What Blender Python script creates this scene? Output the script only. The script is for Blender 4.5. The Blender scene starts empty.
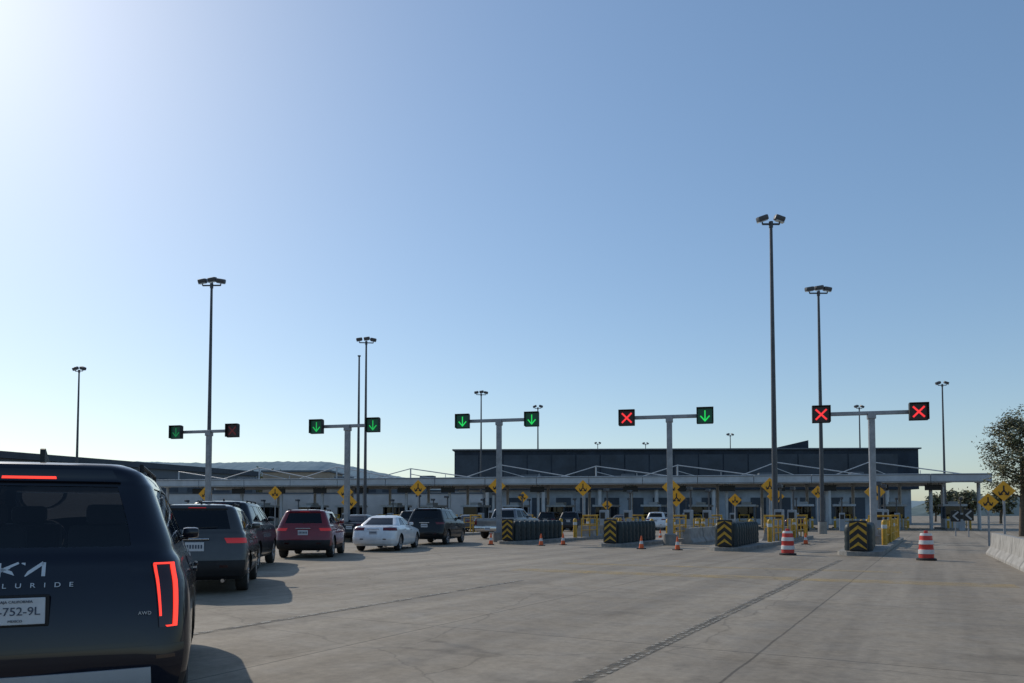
import bpy, bmesh, math, random
from mathutils import Vector, Matrix, noise
random.seed(7)
R=math.radians
scene=bpy.context.scene
col=scene.collection
F=768.0; HY=514.0; CH=1.5

# ---------------------------------------------------------------- materials
def mat(name,c,rough=0.6,metal=0.0,var=0.0,scale=5.0,emit=0.0,ecol=None,coat=0.0,bump=0.0,c2=None,spec=0.5):
    m=bpy.data.materials.new(name); m.use_nodes=True
    nt=m.node_tree; b=nt.nodes["Principled BSDF"]
    b.inputs["Base Color"].default_value=(*c,1)
    b.inputs["Roughness"].default_value=rough
    b.inputs["Metallic"].default_value=metal
    b.inputs["Specular IOR Level"].default_value=spec
    if coat: 
        b.inputs["Coat Weight"].default_value=coat; b.inputs["Coat Roughness"].default_value=0.03
    if emit:
        b.inputs["Emission Color"].default_value=(*(ecol or c),1)
        b.inputs["Emission Strength"].default_value=emit
    if var or c2:
        tc=nt.nodes.new("ShaderNodeTexCoord"); n=nt.nodes.new("ShaderNodeTexNoise")
        n.inputs["Scale"].default_value=scale; n.inputs["Detail"].default_value=6
        n.inputs["Roughness"].default_value=0.65
        nt.links.new(tc.outputs["Object"],n.inputs["Vector"])
        r=nt.nodes.new("ShaderNodeValToRGB")
        lo=c2 if c2 else tuple(x*(1-var) for x in c)
        hi=tuple(min(1,x*(1+var)) for x in c)
        r.color_ramp.elements[0].position=0.35; r.color_ramp.elements[1].position=0.65
        r.color_ramp.elements[0].color=(*lo,1); r.color_ramp.elements[1].color=(*hi,1)
        nt.links.new(n.outputs["Fac"],r.inputs["Fac"]); nt.links.new(r.outputs["Color"],b.inputs["Base Color"])
        if bump:
            bp=nt.nodes.new("ShaderNodeBump"); bp.inputs["Strength"].default_value=bump; bp.inputs["Distance"].default_value=0.02
            nt.links.new(n.outputs["Fac"],bp.inputs["Height"]); nt.links.new(bp.outputs["Normal"],b.inputs["Normal"])
    return m
def glassmat(name,tint,rough=0.02):
    m=bpy.data.materials.new(name); m.use_nodes=True; nt=m.node_tree; nt.nodes.clear()
    o=nt.nodes.new("ShaderNodeOutputMaterial"); mx=nt.nodes.new("ShaderNodeMixShader")
    t=nt.nodes.new("ShaderNodeBsdfTransparent"); t.inputs[0].default_value=(*tint,1)
    g=nt.nodes.new("ShaderNodeBsdfGlossy"); g.inputs["Roughness"].default_value=rough; g.inputs[0].default_value=(.85,.9,.95,1)
    f=nt.nodes.new("ShaderNodeFresnel"); f.inputs[0].default_value=1.5
    nt.links.new(f.outputs[0],mx.inputs[0]); nt.links.new(t.outputs[0],mx.inputs[1]); nt.links.new(g.outputs[0],mx.inputs[2])
    nt.links.new(mx.outputs[0],o.inputs[0]); return m
def wornmat(name,c,lo=.42,hi=.6,scale=5,mx_=.9,rot=0):
    # faded road paint: noise wears it through to the concrete underneath
    m=bpy.data.materials.new(name); m.use_nodes=True; nt=m.node_tree; b=nt.nodes["Principled BSDF"]; o=nt.nodes["Material Output"]
    b.inputs["Base Color"].default_value=(*c,1); b.inputs["Roughness"].default_value=.85
    tc=nt.nodes.new("ShaderNodeTexCoord"); n=nt.nodes.new("ShaderNodeTexNoise"); n.inputs["Scale"].default_value=scale; n.inputs["Detail"].default_value=8; n.inputs["Roughness"].default_value=.7
    nt.links.new(tc.outputs["Object"],n.inputs["Vector"]); r=nt.nodes.new("ShaderNodeMapRange"); r.inputs[1].default_value=lo; r.inputs[2].default_value=hi; r.inputs[3].default_value=0; r.inputs[4].default_value=mx_
    nt.links.new(n.outputs["Fac"],r.inputs[0]); t=nt.nodes.new("ShaderNodeBsdfTransparent"); x=nt.nodes.new("ShaderNodeMixShader")
    nt.links.new(r.outputs[0],x.inputs[0]); nt.links.new(t.outputs[0],x.inputs[1]); nt.links.new(b.outputs[0],x.inputs[2]); nt.links.new(x.outputs[0],o.inputs[0]); return m
def paint(name,c,metal=0.3,rough=0.35,coat=.8,spec=.5):
    return mat(name,c,rough=rough,metal=metal,coat=coat,var=0.12,scale=3.0,spec=spec)
M_black=mat("black_plastic",(.014,.014,.016),.55,var=.2,spec=.3)
M_arch=mat("arch_black",(.008,.008,.008),.9)
M_tyre=mat("tyre_rubber",(.022,.022,.022),.85,var=.25,scale=20)
M_rim=mat("alloy",(.32,.32,.33),.35,.8,var=.1)
M_rimd=mat("dark_alloy",(.06,.06,.065),.35,.7,var=.1)
M_chrome=mat("chrome",(.6,.6,.62),.2,1.0,var=.03)
M_emb=mat("emblem_silver",(.55,.57,.59),.3,.3,var=.03)
M_glass=glassmat("tinted_glass",(.16,.18,.19))
M_glassd=glassmat("privacy_glass",(.05,.055,.06))
M_seat=mat("seat_cloth",(.02,.02,.022),.9,var=.2)
M_trim=mat("cabin_trim",(.012,.012,.013),.9,var=.2)
M_lens=mat("red_lens",(.12,.006,.008),.15,coat=.5,var=.1)
M_lensd=mat("dark_red_lens",(.025,.003,.005),.12,coat=.4,var=.1)
M_brake=mat("brake_lit",(.9,.02,.01),.3,emit=1.4,ecol=(1,.05,.03))
M_brake2=mat("brake_dim",(.30,.010,.01),.25,emit=.14,ecol=(1,.04,.03),coat=.5)
M_headl=mat("headlamp",(.6,.62,.65),.1,.2,coat=.6,var=.05)
M_plate=mat("plate_white",(.52,.54,.57),.4,var=.06,scale=12)
M_plateink=mat("plate_ink",(.04,.06,.10),.5,var=.1)
M_silver=mat("silver_skid",(.46,.48,.51),.4,.35,var=.08)
M_steel=mat("galvanised",(.27,.28,.30),.5,.4,var=.18,scale=3)
M_poled=mat("dark_pole",(.07,.075,.085),.5,.4,var=.15,scale=3)
M_conc=mat("barrier_concrete",(.29,.28,.26),.9,var=.28,scale=2.5,bump=.3)
M_concd=mat("kerb_concrete",(.25,.24,.22),.9,var=.25,scale=2.5,bump=.3)
M_yel=mat("safety_yellow",(.48,.27,.02),.5,var=.25,scale=6)
M_sign=mat("sign_amber",(.78,.36,.012),.45,var=.08,scale=3)
M_blk=mat("sign_black",(.012,.012,.012),.6,var=.1)
M_white=mat("white_paint",(.35,.36,.37),.55,var=.08,scale=2)
M_wsteel=mat("white_steel",(.42,.44,.46),.5,var=.1,scale=2)
M_orange=mat("cone_orange",(.70,.11,.02),.55,var=.1,scale=8)
M_redb=mat("drum_red",(.50,.035,.025),.5,var=.12,scale=6)
M_refl=mat("reflective_white",(.55,.55,.54),.5,var=.1,scale=8)
M_rib=mat("cushion_dark",(.026,.037,.040),.5,var=.3,scale=6,spec=.3)
M_ribc=mat("cushion_gap_shade",(.004,.005,.005),.9,var=.3,scale=6,spec=.05)  # near-black core paints shade into the gaps between the cylinders
M_green=mat("signal_green",(.02,.5,.1),.4,emit=.55,ecol=(.02,1,.14))
M_greenm=mat("signal_green_soft",(.02,.4,.09),.4,emit=.34,ecol=(.02,1,.16))
M_greend=mat("signal_green_dim",(.01,.2,.06),.4,emit=.12,ecol=(.02,1,.25))
M_greenb=mat("signal_green_panel",(.004,.05,.028),.4,emit=.02,ecol=(.0,.6,.3),var=.1)
M_red=mat("signal_red",(.7,.03,.03),.4,emit=.9,ecol=(1,.035,.04))
M_redd=mat("signal_red_dim",(.12,.015,.015),.4,emit=.03,ecol=(1,.05,.05))
M_redb2=mat("signal_red_panel",(.03,.008,.01),.4,var=.1)
M_fascia=mat("canopy_fascia",(.44,.47,.50),.5,var=.15,scale=.6)
M_soffit=mat("canopy_soffit",(.16,.17,.18),.7,var=.1,scale=1)
M_bdark=mat("dark_cladding",(.032,.044,.062),.8,var=.25,scale=.4,spec=.15)  # base colour lifted to paint some distance haze onto the building
M_bglass=mat("curtain_glass",(.038,.053,.073),.4,var=.25,scale=.3,spec=.25)
M_bgrey=mat("grey_panel",(.12,.14,.16),.8,var=.12,scale=.3,spec=.2)
M_wall=mat("pale_wall",(.50,.51,.51),.8,var=.12,scale=.5)
M_mid=mat("mid_wall",(.28,.32,.36),.6,var=.25,scale=.4)
M_tan=mat("tan_wall",(.36,.29,.22),.85,var=.12,scale=.5)
M_led=mat("lamp_glass",(.35,.37,.4),.2,var=.05)

# ---------------------------------------------------------------- mesh builder
class MB:
    def __init__(s): s.bm=bmesh.new()
    def _m(s,fs,m):
        for f in fs: f.material_index=m
    def box(s,c,sz,m=0,bev=0,rz=0,mtx=None):
        T=Matrix.Translation(Vector(c))@Matrix.Rotation(rz,4,'Z')
        if mtx is not None: T=Matrix.Translation(Vector(c))@mtx
        r=bmesh.ops.create_cube(s.bm,size=1,matrix=T@Matrix.Diagonal((*sz,1)))
        vs=r['verts']; fs=set(f for v in vs for f in v.link_faces); s._m(fs,m)
        if bev:
            es=list(set(e for v in vs for e in v.link_edges))
            rr=bmesh.ops.bevel(s.bm,geom=es,offset=bev,segments=2,affect='EDGES',profile=.6)
            s._m(rr['faces'],m)
        return s
    def cyl(s,p0,p1,r0,r1=None,n=12,m=0):
        if r1 is None: r1=r0
        p0=Vector(p0);p1=Vector(p1);d=p1-p0
        q=d.to_track_quat('Z','Y').to_matrix().to_4x4()
        r=bmesh.ops.create_cone(s.bm,cap_ends=True,segments=n,radius1=r0,radius2=max(r1,1e-4),depth=d.length,matrix=Matrix.Translation((p0+p1)/2)@q)
        s._m(set(f for v in r['verts'] for f in v.link_faces),m); return s
    def lathe(s,prof,n=20,m=0,T=None,ms=None,closed=False):
        T=T or Matrix.Identity(4); rings=[]
        for (r,z) in prof:
            rings.append([s.bm.verts.new(T@Vector((r*math.cos(2*math.pi*i/n),r*math.sin(2*math.pi*i/n),z))) for i in range(n)])
        K=len(prof)
        for k in range(K if closed else K-1):
            a=rings[k];b=rings[(k+1)%K]
            for i in range(n):
                f=s.bm.faces.new((a[i],a[(i+1)%n],b[(i+1)%n],b[i])); f.material_index=ms[k] if ms else m
        if not closed:
            if prof[0][0]>1e-3: s.bm.faces.new(rings[0][::-1]).material_index=m
            if prof[-1][0]>1e-3: s.bm.faces.new(rings[-1]).material_index=m
        return s
    def prism(s,pts,off,m=0):
        off=Vector(off); a=[s.bm.verts.new(Vector(p)) for p in pts]; b=[s.bm.verts.new(Vector(p)+off) for p in pts]
        n=len(a); fs=[s.bm.faces.new(a[::-1]),s.bm.faces.new(b)]
        for i in range(n): fs.append(s.bm.faces.new((a[i],a[(i+1)%n],b[(i+1)%n],b[i])))
        s._m(fs,m); return s
    def stroke(s,p0,p1,w,y,t=.01,m=0):   # in XZ plane, front at y
        a=Vector((p0[0],p0[1]));b=Vector((p1[0],p1[1]));d=(b-a).normalized();n=Vector((-d.y,d.x))*w/2
        a=a-d*w*.25;b=b+d*w*.25
        s.prism([(q.x,y,q.y) for q in (a-n,b-n,b+n,a+n)],(0,t,0),m); return s
    def obj(s,name,mats,parent=None,loc=(0,0,0),rz=0,smooth=None,rot=None):
        bmesh.ops.recalc_face_normals(s.bm,faces=s.bm.faces[:])
        me=bpy.data.meshes.new(name); s.bm.to_mesh(me); s.bm.free()
        for m in (mats if isinstance(mats,(list,tuple)) else [mats]): me.materials.append(m)
        if smooth:
            for p in me.polygons: p.use_smooth=True
            me.set_sharp_from_angle(angle=R(smooth))
        o=bpy.data.objects.new(name,me); col.objects.link(o)
        o.location=loc; o.rotation_euler=rot if rot else (0,0,rz)
        if parent: o.parent=parent
        return o
def thing(name,label,cat,loc=(0,0,0),rz=0,group=None):
    o=bpy.data.objects.new(name,None); o.empty_display_size=.3; col.objects.link(o)
    o.location=loc;o.rotation_euler=(0,0,rz);o["label"]=label;o["category"]=cat
    if group:o["group"]=group
    return o
def meta(o,label,cat,group=None):
    o["label"]=label;o["category"]=cat
    if group:o["group"]=group
    return o
def clone(o,loc=None,rz=None,parent=None,label=None):
    c=o.copy(); col.objects.link(c)
    if parent is not None: c.parent=parent
    if loc is not None:c.location=loc
    if rz is not None:c.rotation_euler=(0,0,rz)
    if label:c["label"]=label
    for ch in [x for x in o.children]: clone(ch,parent=c)
    return c
def text(name,body,size,mt,parent,loc,extr=.003,space=1.0,rot=(R(90),0,0),sx=1.0):
    cu=bpy.data.curves.new(name,'FONT'); cu.body=body; cu.size=size; cu.extrude=extr; cu.align_x='CENTER'; cu.align_y='CENTER'; cu.space_character=space
    t=bpy.data.objects.new(name+"_c",cu); col.objects.link(t)
    dg=bpy.context.evaluated_depsgraph_get(); me=bpy.data.meshes.new_from_object(t.evaluated_get(dg)); me.name=name
    bpy.data.objects.remove(t); me.materials.clear(); me.materials.append(mt)
    o=bpy.data.objects.new(name,me); col.objects.link(o); o.parent=parent; o.location=loc; o.rotation_euler=rot; o.scale=(sx,1,1); return o

# ---------------------------------------------------------------- cars
#        z   zf   yr   yf   w    rr   rf
SUV=[(.28,.26,.15,4.85,.88,.16,.30),(.36,.34,.05,4.93,.95,.18,.32),(.52,.50,.00,4.99,.985,.20,.35),(.70,.68,.02,5.0,.99,.22,.36),
     (.88,.84,.06,4.98,.985,.24,.36),(1.04,.97,.10,4.92,.965,.24,.34),(1.16,1.05,.14,4.76,.93,.22,.30),(1.22,1.17,.17,3.90,.89,.19,.18),
     (1.45,1.42,.29,3.40,.81,.17,.15),(1.63,1.60,.40,3.02,.735,.15,.13),(1.70,1.67,.46,2.85,.67,.14,.12),(1.74,1.72,.72,2.62,.52,.12,.10),(1.755,1.74,1.1,2.35,.25,.08,.08)]
BIG=[(.28,.26,.15,4.85,.88,.16,.30),(.36,.34,.05,4.93,.95,.18,.32),(.52,.50,.00,4.99,.985,.22,.35),(.70,.68,.01,5.0,.99,.25,.36),
     (.88,.84,.04,4.98,.985,.27,.36),(1.04,.97,.08,4.92,.96,.27,.34),(1.18,1.07,.12,4.76,.915,.25,.30),(1.25,1.19,.16,3.90,.87,.22,.18),
     (1.45,1.43,.25,3.45,.80,.19,.15),(1.68,1.67,.34,3.05,.715,.18,.13),(1.775,1.765,.36,2.85,.645,.17,.12),(1.825,1.815,.44,2.65,.52,.15,.10),(1.85,1.845,.9,2.40,.27,.10,.08)]
SEDAN=[(.22,.20,.15,4.68,.82,.18,.34),(.32,.28,.05,4.76,.88,.22,.36),(.48,.44,.00,4.80,.91,.26,.38),(.62,.58,.02,4.80,.915,.28,.38),
     (.78,.68,.06,4.77,.91,.28,.38),(.92,.77,.12,4.70,.89,.27,.34),(.99,.84,.20,4.55,.85,.25,.30),(1.03,.98,.80,3.45,.80,.18,.18),
     (1.20,1.19,1.10,3.00,.70,.16,.15),(1.34,1.34,1.38,2.66,.61,.14,.13),(1.40,1.40,1.55,2.50,.54,.12,.12),(1.435,1.435,1.75,2.35,.42,.1,.1),(1.445,1.445,1.95,2.2,.2,.06,.06)]
PICK=[(.42,.36,.12,5.6,.86,.06,.28),(.50,.44,.03,5.68,.93,.08,.30),(.62,.60,.00,5.75,.96,.08,.32),(.80,.80,.02,5.76,.965,.08,.32),
     (.95,.96,.02,5.76,.96,.08,.32),(1.10,1.10,.02,5.72,.95,.08,.30),(1.22,1.18,.04,5.6,.93,.08,.28),(1.24,1.24,2.0,4.5,.88,.10,.16),
     (1.50,1.50,2.08,4.05,.81,.10,.14),(1.72,1.72,2.16,3.75,.74,.1,.12),(1.80,1.80,2.25,3.6,.68,.1,.1),(1.84,1.84,2.45,3.4,.52,.1,.1),(1.86,1.86,2.7,3.2,.25,.06,.06)]
class Surf:
    def __init__(s,keys,L,W,H):
        l0=max(k[3] for k in keys);w0=max(k[4] for k in keys)*2;h0=keys[-1][0]
        fl,fw,fh=L/l0,W/w0,H/h0
        s.k=[(k[0]*fh,k[1]*fh,k[2]*fl,k[3]*fl,k[4]*fw,k[5],k[6]) for k in keys]; s.L=L;s.W=W;s.H=H
    def par(s,v):
        v=min(max(v,0),len(s.k)-1-1e-6); i=int(v); t=v-i
        lo,hi=(0,6) if i<6 else ((6,7) if i==6 else (7,12))
        p0=s.k[max(i-1,lo)];p1=s.k[i];p2=s.k[i+1];p3=s.k[min(i+2,hi)]
        out=[]
        for n_,(a,b,c,d) in enumerate(zip(p0,p1,p2,p3)):
            if n_<2: out.append(b+(c-b)*t)
            else:
                m1=(c-a)/2; m2=(d-b)/2; t2=t*t; t3=t2*t
                out.append((2*t3-3*t2+1)*b+(t3-2*t2+t)*m1+(-2*t3+3*t2)*c+(t3-t2)*m2)
        return out
    def P(s,v,q):
        z,zf,yr,yf,w,rr,rf=s.par(v); a=abs(q); sg=1 if q>=0 else -1
        bow=.05*w; bf=.16*w
        if a<=1: x=(w-rr)*a; y=yr+bow*a*a
        elif a<=2: t=(a-1)*math.pi/2; x=w-rr+rr*math.sin(t); y=yr+bow+rr*(1-math.cos(t))
        elif a<=3:
            f=a-2; y0=yr+bow+rr;y1=yf-bf-rf; y=y0+(y1-y0)*f; x=w+.022*(1-(2*f-1)**2)
        elif a<=4: t=(a-3)*math.pi/2; x=w-rf+rf*math.cos(t); y=yf-bf-rf+rf*math.sin(t)
        else: g=5-a; x=(w-rf)*g; y=yf-bf*g*g
        u=min(1,max(0,(y-yr)/(yf-yr)))
        return Vector((x*sg,y,z+(zf-z)*u))
    def N(s,v,q):
        e=.02; v0=max(v-e,0);v1=min(v+e,len(s.k)-1.001)
        n=(s.P(v,q+e)-s.P(v,q-e)).cross(s.P(v1,q)-s.P(v0,q))
        return n.normalized() if n.length>0 else Vector((0,0,1))
    def vz(s,z):
        for i in range(len(s.k)-1):
            if s.k[i][0]<=z<=s.k[i+1][0]: return i+(z-s.k[i][0])/(s.k[i+1][0]-s.k[i][0])
        return 0
    def sy(s,v,y):
        z,zf,yr,yf,w,rr,rf=s.par(v); y0=yr+.05*w+rr;y1=yf-.16*w-rf
        return 2+(y-y0)/(y1-y0)
def patch(S,name,c4,d,mt,parent,nv=5,ns=8,skirt=.02,label=None):
    (v0,a0,b0),(v1,a1,b1)=c4; vs=[];fs=[]
    for layer in (d,d-skirt):
        for i in range(nv+1):
            t=i/nv; v=v0+(v1-v0)*t; a=a0+(a1-a0)*t;b=b0+(b1-b0)*t
            for j in range(ns+1):
                q=a+(b-a)*j/ns; vs.append(S.P(v,q)+S.N(v,q)*layer)
    W=ns+1;O=(nv+1)*W
    for i in range(nv):
        for j in range(ns): fs.append((i*W+j,i*W+j+1,(i+1)*W+j+1,(i+1)*W+j))
    for j in range(ns):
        fs.append((j,O+j,O+j+1,j+1)); k=nv*W; fs.append((k+j,k+j+1,O+k+j+1,O+k+j))
    for i in range(nv):
        fs.append((i*W,(i+1)*W,O+(i+1)*W,O+i*W)); k=ns; fs.append((i*W+k,O+i*W+k,O+(i+1)*W+k,(i+1)*W+k))
    me=bpy.data.meshes.new(name); me.from_pydata(vs,[],fs); me.materials.append(mt)
    for p in me.polygons:p.use_smooth=True
    me.set_sharp_from_angle(angle=R(40))
    o=bpy.data.objects.new(name,me); col.objects.link(o); o.parent=parent
    if label:o["label"]=label
    return o
def wheel_proto(Rw,rim_m):
    T=Matrix.Rotation(R(90),4,'Y')
    h=MB().lathe([(0.001,-.06),(Rw*.62,-.06),(Rw*.62,.02),(.001,.02)],20,T=T)
    hub=h.obj("wheel",M_black)
    t=MB().lathe([(Rw*.66,-.09),(Rw*.80,-.115),(Rw*.95,-.11),(Rw,-.085),(Rw,.085),(Rw*.95,.11),(Rw*.80,.115),(Rw*.66,.09)],32,T=T,closed=True)
    t.obj("tyre",M_tyre,hub,smooth=50)
    r=MB(); r.lathe([(Rw*.60,.02),(Rw*.60,.085),(Rw*.69,.10),(Rw*.69,.02)],28,T=T,closed=True)
    for i in range(5):
        a=i*2*math.pi/5
        for da in(-.16,.16):
            b=a+da; r.cyl((.07,.05*math.cos(b),.05*math.sin(b)),(.088,Rw*.62*math.cos(a+da*.9),Rw*.62*math.sin(a+da*.9)),.020,.026,6)
    r.cyl((.04,0,0),(.095,0,0),.06,.05,12)
    r.obj("rim",rim_m,hub,smooth=40)
    return hub
def car(name,kind,L,W,H,pm,loc,heading,label,rim=None,lights=None,glass=None,rearglass=None,clad=True,rails=True,plate=True,tl=None,cat="car",group="cars queuing for the booths",detail=True,wr=.36):
    S=Surf({'suv':SUV,'big':BIG,'sedan':SEDAN,'pickup':PICK}[kind],L,W,H)
    big=kind=='big'
    if big: kind='suv'
    glass=glass or M_glass; rearglass=rearglass or glass; lights=lights or M_lens
    c=thing(name,label,cat,(loc[0],loc[1],0),-R(heading),group)
    NV=len(S.k)
    if kind=='suv': sp=[(2.05,2.28),(2.31,2.60),(2.63,2.95)]
    elif kind=='sedan': sp=[(2.10,2.46),(2.51,2.93)]
    else: sp=[(2.06,2.42),(2.48,2.93)]
    qs=[0,.25,.5,.75,.96,1,1.2,1.4,1.6,1.8,2]
    for a,b in sp: qs+= [a,(a*2+b)/3,(a+2*b)/3,b]
    qs+=[3,3.2,3.4,3.6,3.8,4,4.25,4.5,4.75]
    qs=sorted(set(qs)); Q=[-q for q in qs[::-1] if q>0]+qs; Q=[-5.0]+[q for q in Q]
    V=[]
    for i in range(NV-1): V+=[i,i+.33,i+.67]
    V+=[NV-1.001]; V=sorted(set(V+[1.6,7.15,8.95,9.2]))
    bm=bmesh.new(); rows=[[bm.verts.new(S.P(v,q)) for q in Q] for v in V]; n=len(Q)
    for i in range(len(V)-1):
        vm=(V[i]+V[i+1])/2
        for j in range(n):
            k=(j+1)%n; qa=Q[j]; qb=Q[k] if k else 5.0; qm=abs((qa+qb)/2)
            f=bm.faces.new((rows[i][j],rows[i][k],rows[i+1][k],rows[i+1][j])); mi=0
            if clad and vm<1.6: mi=3
            if 7.15<vm<8.95 and qm<.96: mi=2
            if 7.15<vm<9.2 and qm>4: mi=2
            if 7.15<vm<8.95:
                for a,b in sp:
                    if a<qm<b: mi=2
            f.material_index=mi
    bm.faces.new(rows[0][::-1]).material_index=1; bm.faces.new(rows[-1]).material_index=0
    bmesh.ops.recalc_face_normals(bm,faces=bm.faces[:])
    me=bpy.data.meshes.new("body"); bm.to_mesh(me); bm.free()
    for m in (pm,M_arch,M_glass,M_black): me.materials.append(m)
    o=bpy.data.objects.new("body",me); col.objects.link(o)
    ya=1.02*L/4.9; yb=L-.93*L/4.9
    cb=MB()
    for yy in(ya,yb):
        for sg in(-1,1): cb.cyl((sg*(W/2-.36),yy,wr),(sg*(W/2+.2),yy,wr),wr+.065,n=32)
    cut=cb.obj("cut",M_arch)
    md=o.modifiers.new("b",'BOOLEAN'); md.operation='DIFFERENCE'; md.solver='EXACT'; md.object=cut
    dg=bpy.context.evaluated_depsgraph_get(); me2=bpy.data.meshes.new_from_object(o.evaluated_get(dg)); 
    o.modifiers.clear(); bpy.data.objects.remove(cut)
    if len(me2.polygons)>100:
        bm=bmesh.new(); bm.from_mesh(me2)
        for f in bm.faces:
            p=f.calc_center_median()
            for yy in(ya,yb):
                if math.hypot(p.y-yy,p.z-wr)<wr+.06 and abs(p.x)>W/2-.5 and abs(p.x)<W/2-.02: f.material_index=1
            if f.normal.z<-.9 and p.z<.5:f.material_index=1
        bmesh.ops.delete(bm,geom=[f for f in bm.faces if f.material_index==2],context='FACES')
        bm.to_mesh(me2); bm.free(); me2.name="body"; o.data=me2
    me2=o.data
    for i,m in enumerate((pm,M_arch,M_glass,M_black)):
        if i<len(me2.materials): me2.materials[i]=m
        else: me2.materials.append(m)
    for p in me2.polygons:p.use_smooth=True
    me2.set_sharp_from_angle(angle=R(30))
    o.parent=c
    patch(S,"rear_window",((7.10,-1.0,1.0),(9.0,-1.0,1.0)),-.008,rearglass,c,6,12,.002)
    patch(S,"windscreen",((7.10,3.95,5.0),(9.25,3.95,5.0)),-.008,glass,c,6,6,.002)
    patch(S,"windscreen",((7.10,-5.0,-3.95),(9.25,-5.0,-3.95)),-.008,glass,c,6,6,.002)
    for a,b in sp:
        g=rearglass if (a<2.5 and kind=='suv') else glass
        patch(S,"side_window",((7.10,a-.01,b+.01),(9.0,a-.01,b+.01)),-.008,g,c,4,6,.002)
        patch(S,"side_window",((7.10,-b-.01,-a+.01),(9.0,-b-.01,-a+.01)),-.008,g,c,4,6,.002)
    tr=MB(); z7=S.par(6.6)
    tr.box((0,(z7[2]+.25+S.par(7)[3]-.25)/2,z7[0]-.06*H),(z7[4]*1.7,S.par(7)[3]-S.par(7)[2]-.6,.03),bev=.01); tr.obj("cabin_trim",M_trim,c)
    yf=S.par(8)[3]; yr=S.par(8)[2]; zr=S.par(7)[0]
    for row in ((yf-.95,),(yr+.75,)) if kind!='pickup' else ((yf-.9,),):
        for sx in(-.38,.38):
            b=MB(); b.box((sx,row[0],zr-.03),(.50,.13,.38),bev=.05); b.box((sx,row[0]-.02,zr+.235),(.27,.09,.15),bev=.04)
            for e in(-.06,.06): b.cyl((sx+e,row[0]-.01,zr+.1),(sx+e,row[0]-.01,zr+.2),.008,n=6)
            b.obj("seat",M_seat,c,smooth=40)
    sw=MB(); sw.lathe([(.18+.015*math.cos(t*.785),.015*math.sin(t*.785)) for t in range(8)],20,closed=True,T=Matrix.Translation((-.38,yf-.25,zr))@Matrix.Rotation(R(70),4,'X')); sw.obj("steering_wheel",M_trim,c)
    if detail:
        patch(S,"tailgate",((2.9,-.93,.93),(6.6 if kind!='pickup' else 5.9,-.93,.93)),.004,pm,c,10,12,.012)
        if kind!='pickup': patch(S,"bonnet",((6.15,4.05,5.0),(6.95,4.05,5.0)),.004,pm,c,4,6,.012); patch(S,"bonnet",((6.15,-5.0,-4.05),(6.95,-5.0,-4.05)),.004,pm,c,4,6,.012)
        y1=ya+wr+.12; ym=(y1+(yb-wr-.14))/2+.05; y2=yb-wr-.16
        for sg in(-1,1):
            for (p,q) in((y1,ym-.008),(ym+.008,y2)):
                qa=[S.sy(v,p) for v in(1.7,6.0)];qb=[S.sy(v,q) for v in(1.7,6.0)]
                if sg>0: patch(S,"door",((1.7,qa[0],qb[0]),(6.0,qa[1],qb[1])),.004,pm,c,8,5,.012)
                else: patch(S,"door",((1.7,-qb[0],-qa[0]),(6.0,-qb[1],-qa[1])),.004,pm,c,8,5,.012)
                P=S.P(5.1,sg*S.sy(5.1,p+.16)); h=MB(); h.box((0,0,0),(.035,.20,.03),bev=.01); h.obj("door_handle",M_chrome if kind=='sedan' else pm,c,loc=(P.x+sg*.03,P.y,P.z))
    if tl is None:
        tl={'suv':((4.65,.84,1.8),(5.35,.78,1.8)),'sedan':((4.4,.62,1.9),(5.5,.62,1.85)),'pickup':((3.2,.88,1.4),(5.6,.88,1.4))}[kind]
    if tl!=False:
        patch(S,"tail_light",tl,.012,lights,c,5,8,.03)
        patch(S,"tail_light",((tl[0][0],-tl[0][2],-tl[0][1]),(tl[1][0],-tl[1][2],-tl[1][1])),.012,lights,c,5,8,.03)
    patch(S,"headlight",((4.2,3.4,4.35),(5.2,3.3,4.3)),.012,M_headl,c,4,6,.03)
    patch(S,"headlight",((4.2,-4.35,-3.4),(5.2,-4.3,-3.3)),.012,M_headl,c,4,6,.03)
    patch(S,"grille",((3.0,4.3,5.0),(4.6,4.3,5.0)),.010,M_black,c,3,4,.03); patch(S,"grille",((3.0,-5.0,-4.3),(4.6,-5.0,-4.3)),.010,M_black,c,3,4,.03)
    patch(S,"rear_bumper",((1.0,-1.5,1.5),(2.75,-1.6,1.6)),.018,M_black if (clad and not big) else pm,c,5,14,.03)
    if kind=='pickup': patch(S,"chrome_bumper",((1.2,-1.1,1.1),(2.6,-1.1,1.1)),.07,M_chrome,c,5,14,.06)
    for sg in(-1,1): patch(S,"reflector",((2.0,sg*.72-.1,sg*.72+.1),(2.25,sg*.72-.1,sg*.72+.1)) if not big else ((2.3,sg*1.25-.15,sg*1.25+.15),(2.42,sg*1.25-.15,sg*1.25+.15)),.022,M_lensd,c,1,2,.01)
    if plate:
        zp=.92*H/1.75 if kind!='pickup' else .62
        P=S.P(S.vz(zp),0); b=MB(); b.box((0,0,0),(.33,.012,.165),bev=.004); pl=b.obj("number_plate",M_plate,c,loc=(0,P.y-.02 if kind!='pickup' else P.y-.09,P.z))
        tt=MB()
        for i in range(6): tt.box((-.12+i*.048,-.009,0),(.028,.003,.07))
        tt.obj("plate_characters",M_plateink,pl)
        b=MB(); b.box((0,0,0),(.5,.02,.03),bev=.008); b.obj("tailgate_handle",M_chrome,c,loc=(0,P.y-.015,P.z+.14))
    for sg in(-1,1):
        ms_=.8 if big else .9
        P=S.P(7.2,sg*S.sy(7.2,S.par(7.2)[3]-.55)); b=MB(); b.box((sg*.10*ms_,0,.05),(.20*ms_,.11,.14*ms_),bev=.04); b.box((sg*.01,0,0),(.10,.05,.04),bev=.01); b.obj("wing_mirror",pm,c,loc=P,smooth=40)
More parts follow.
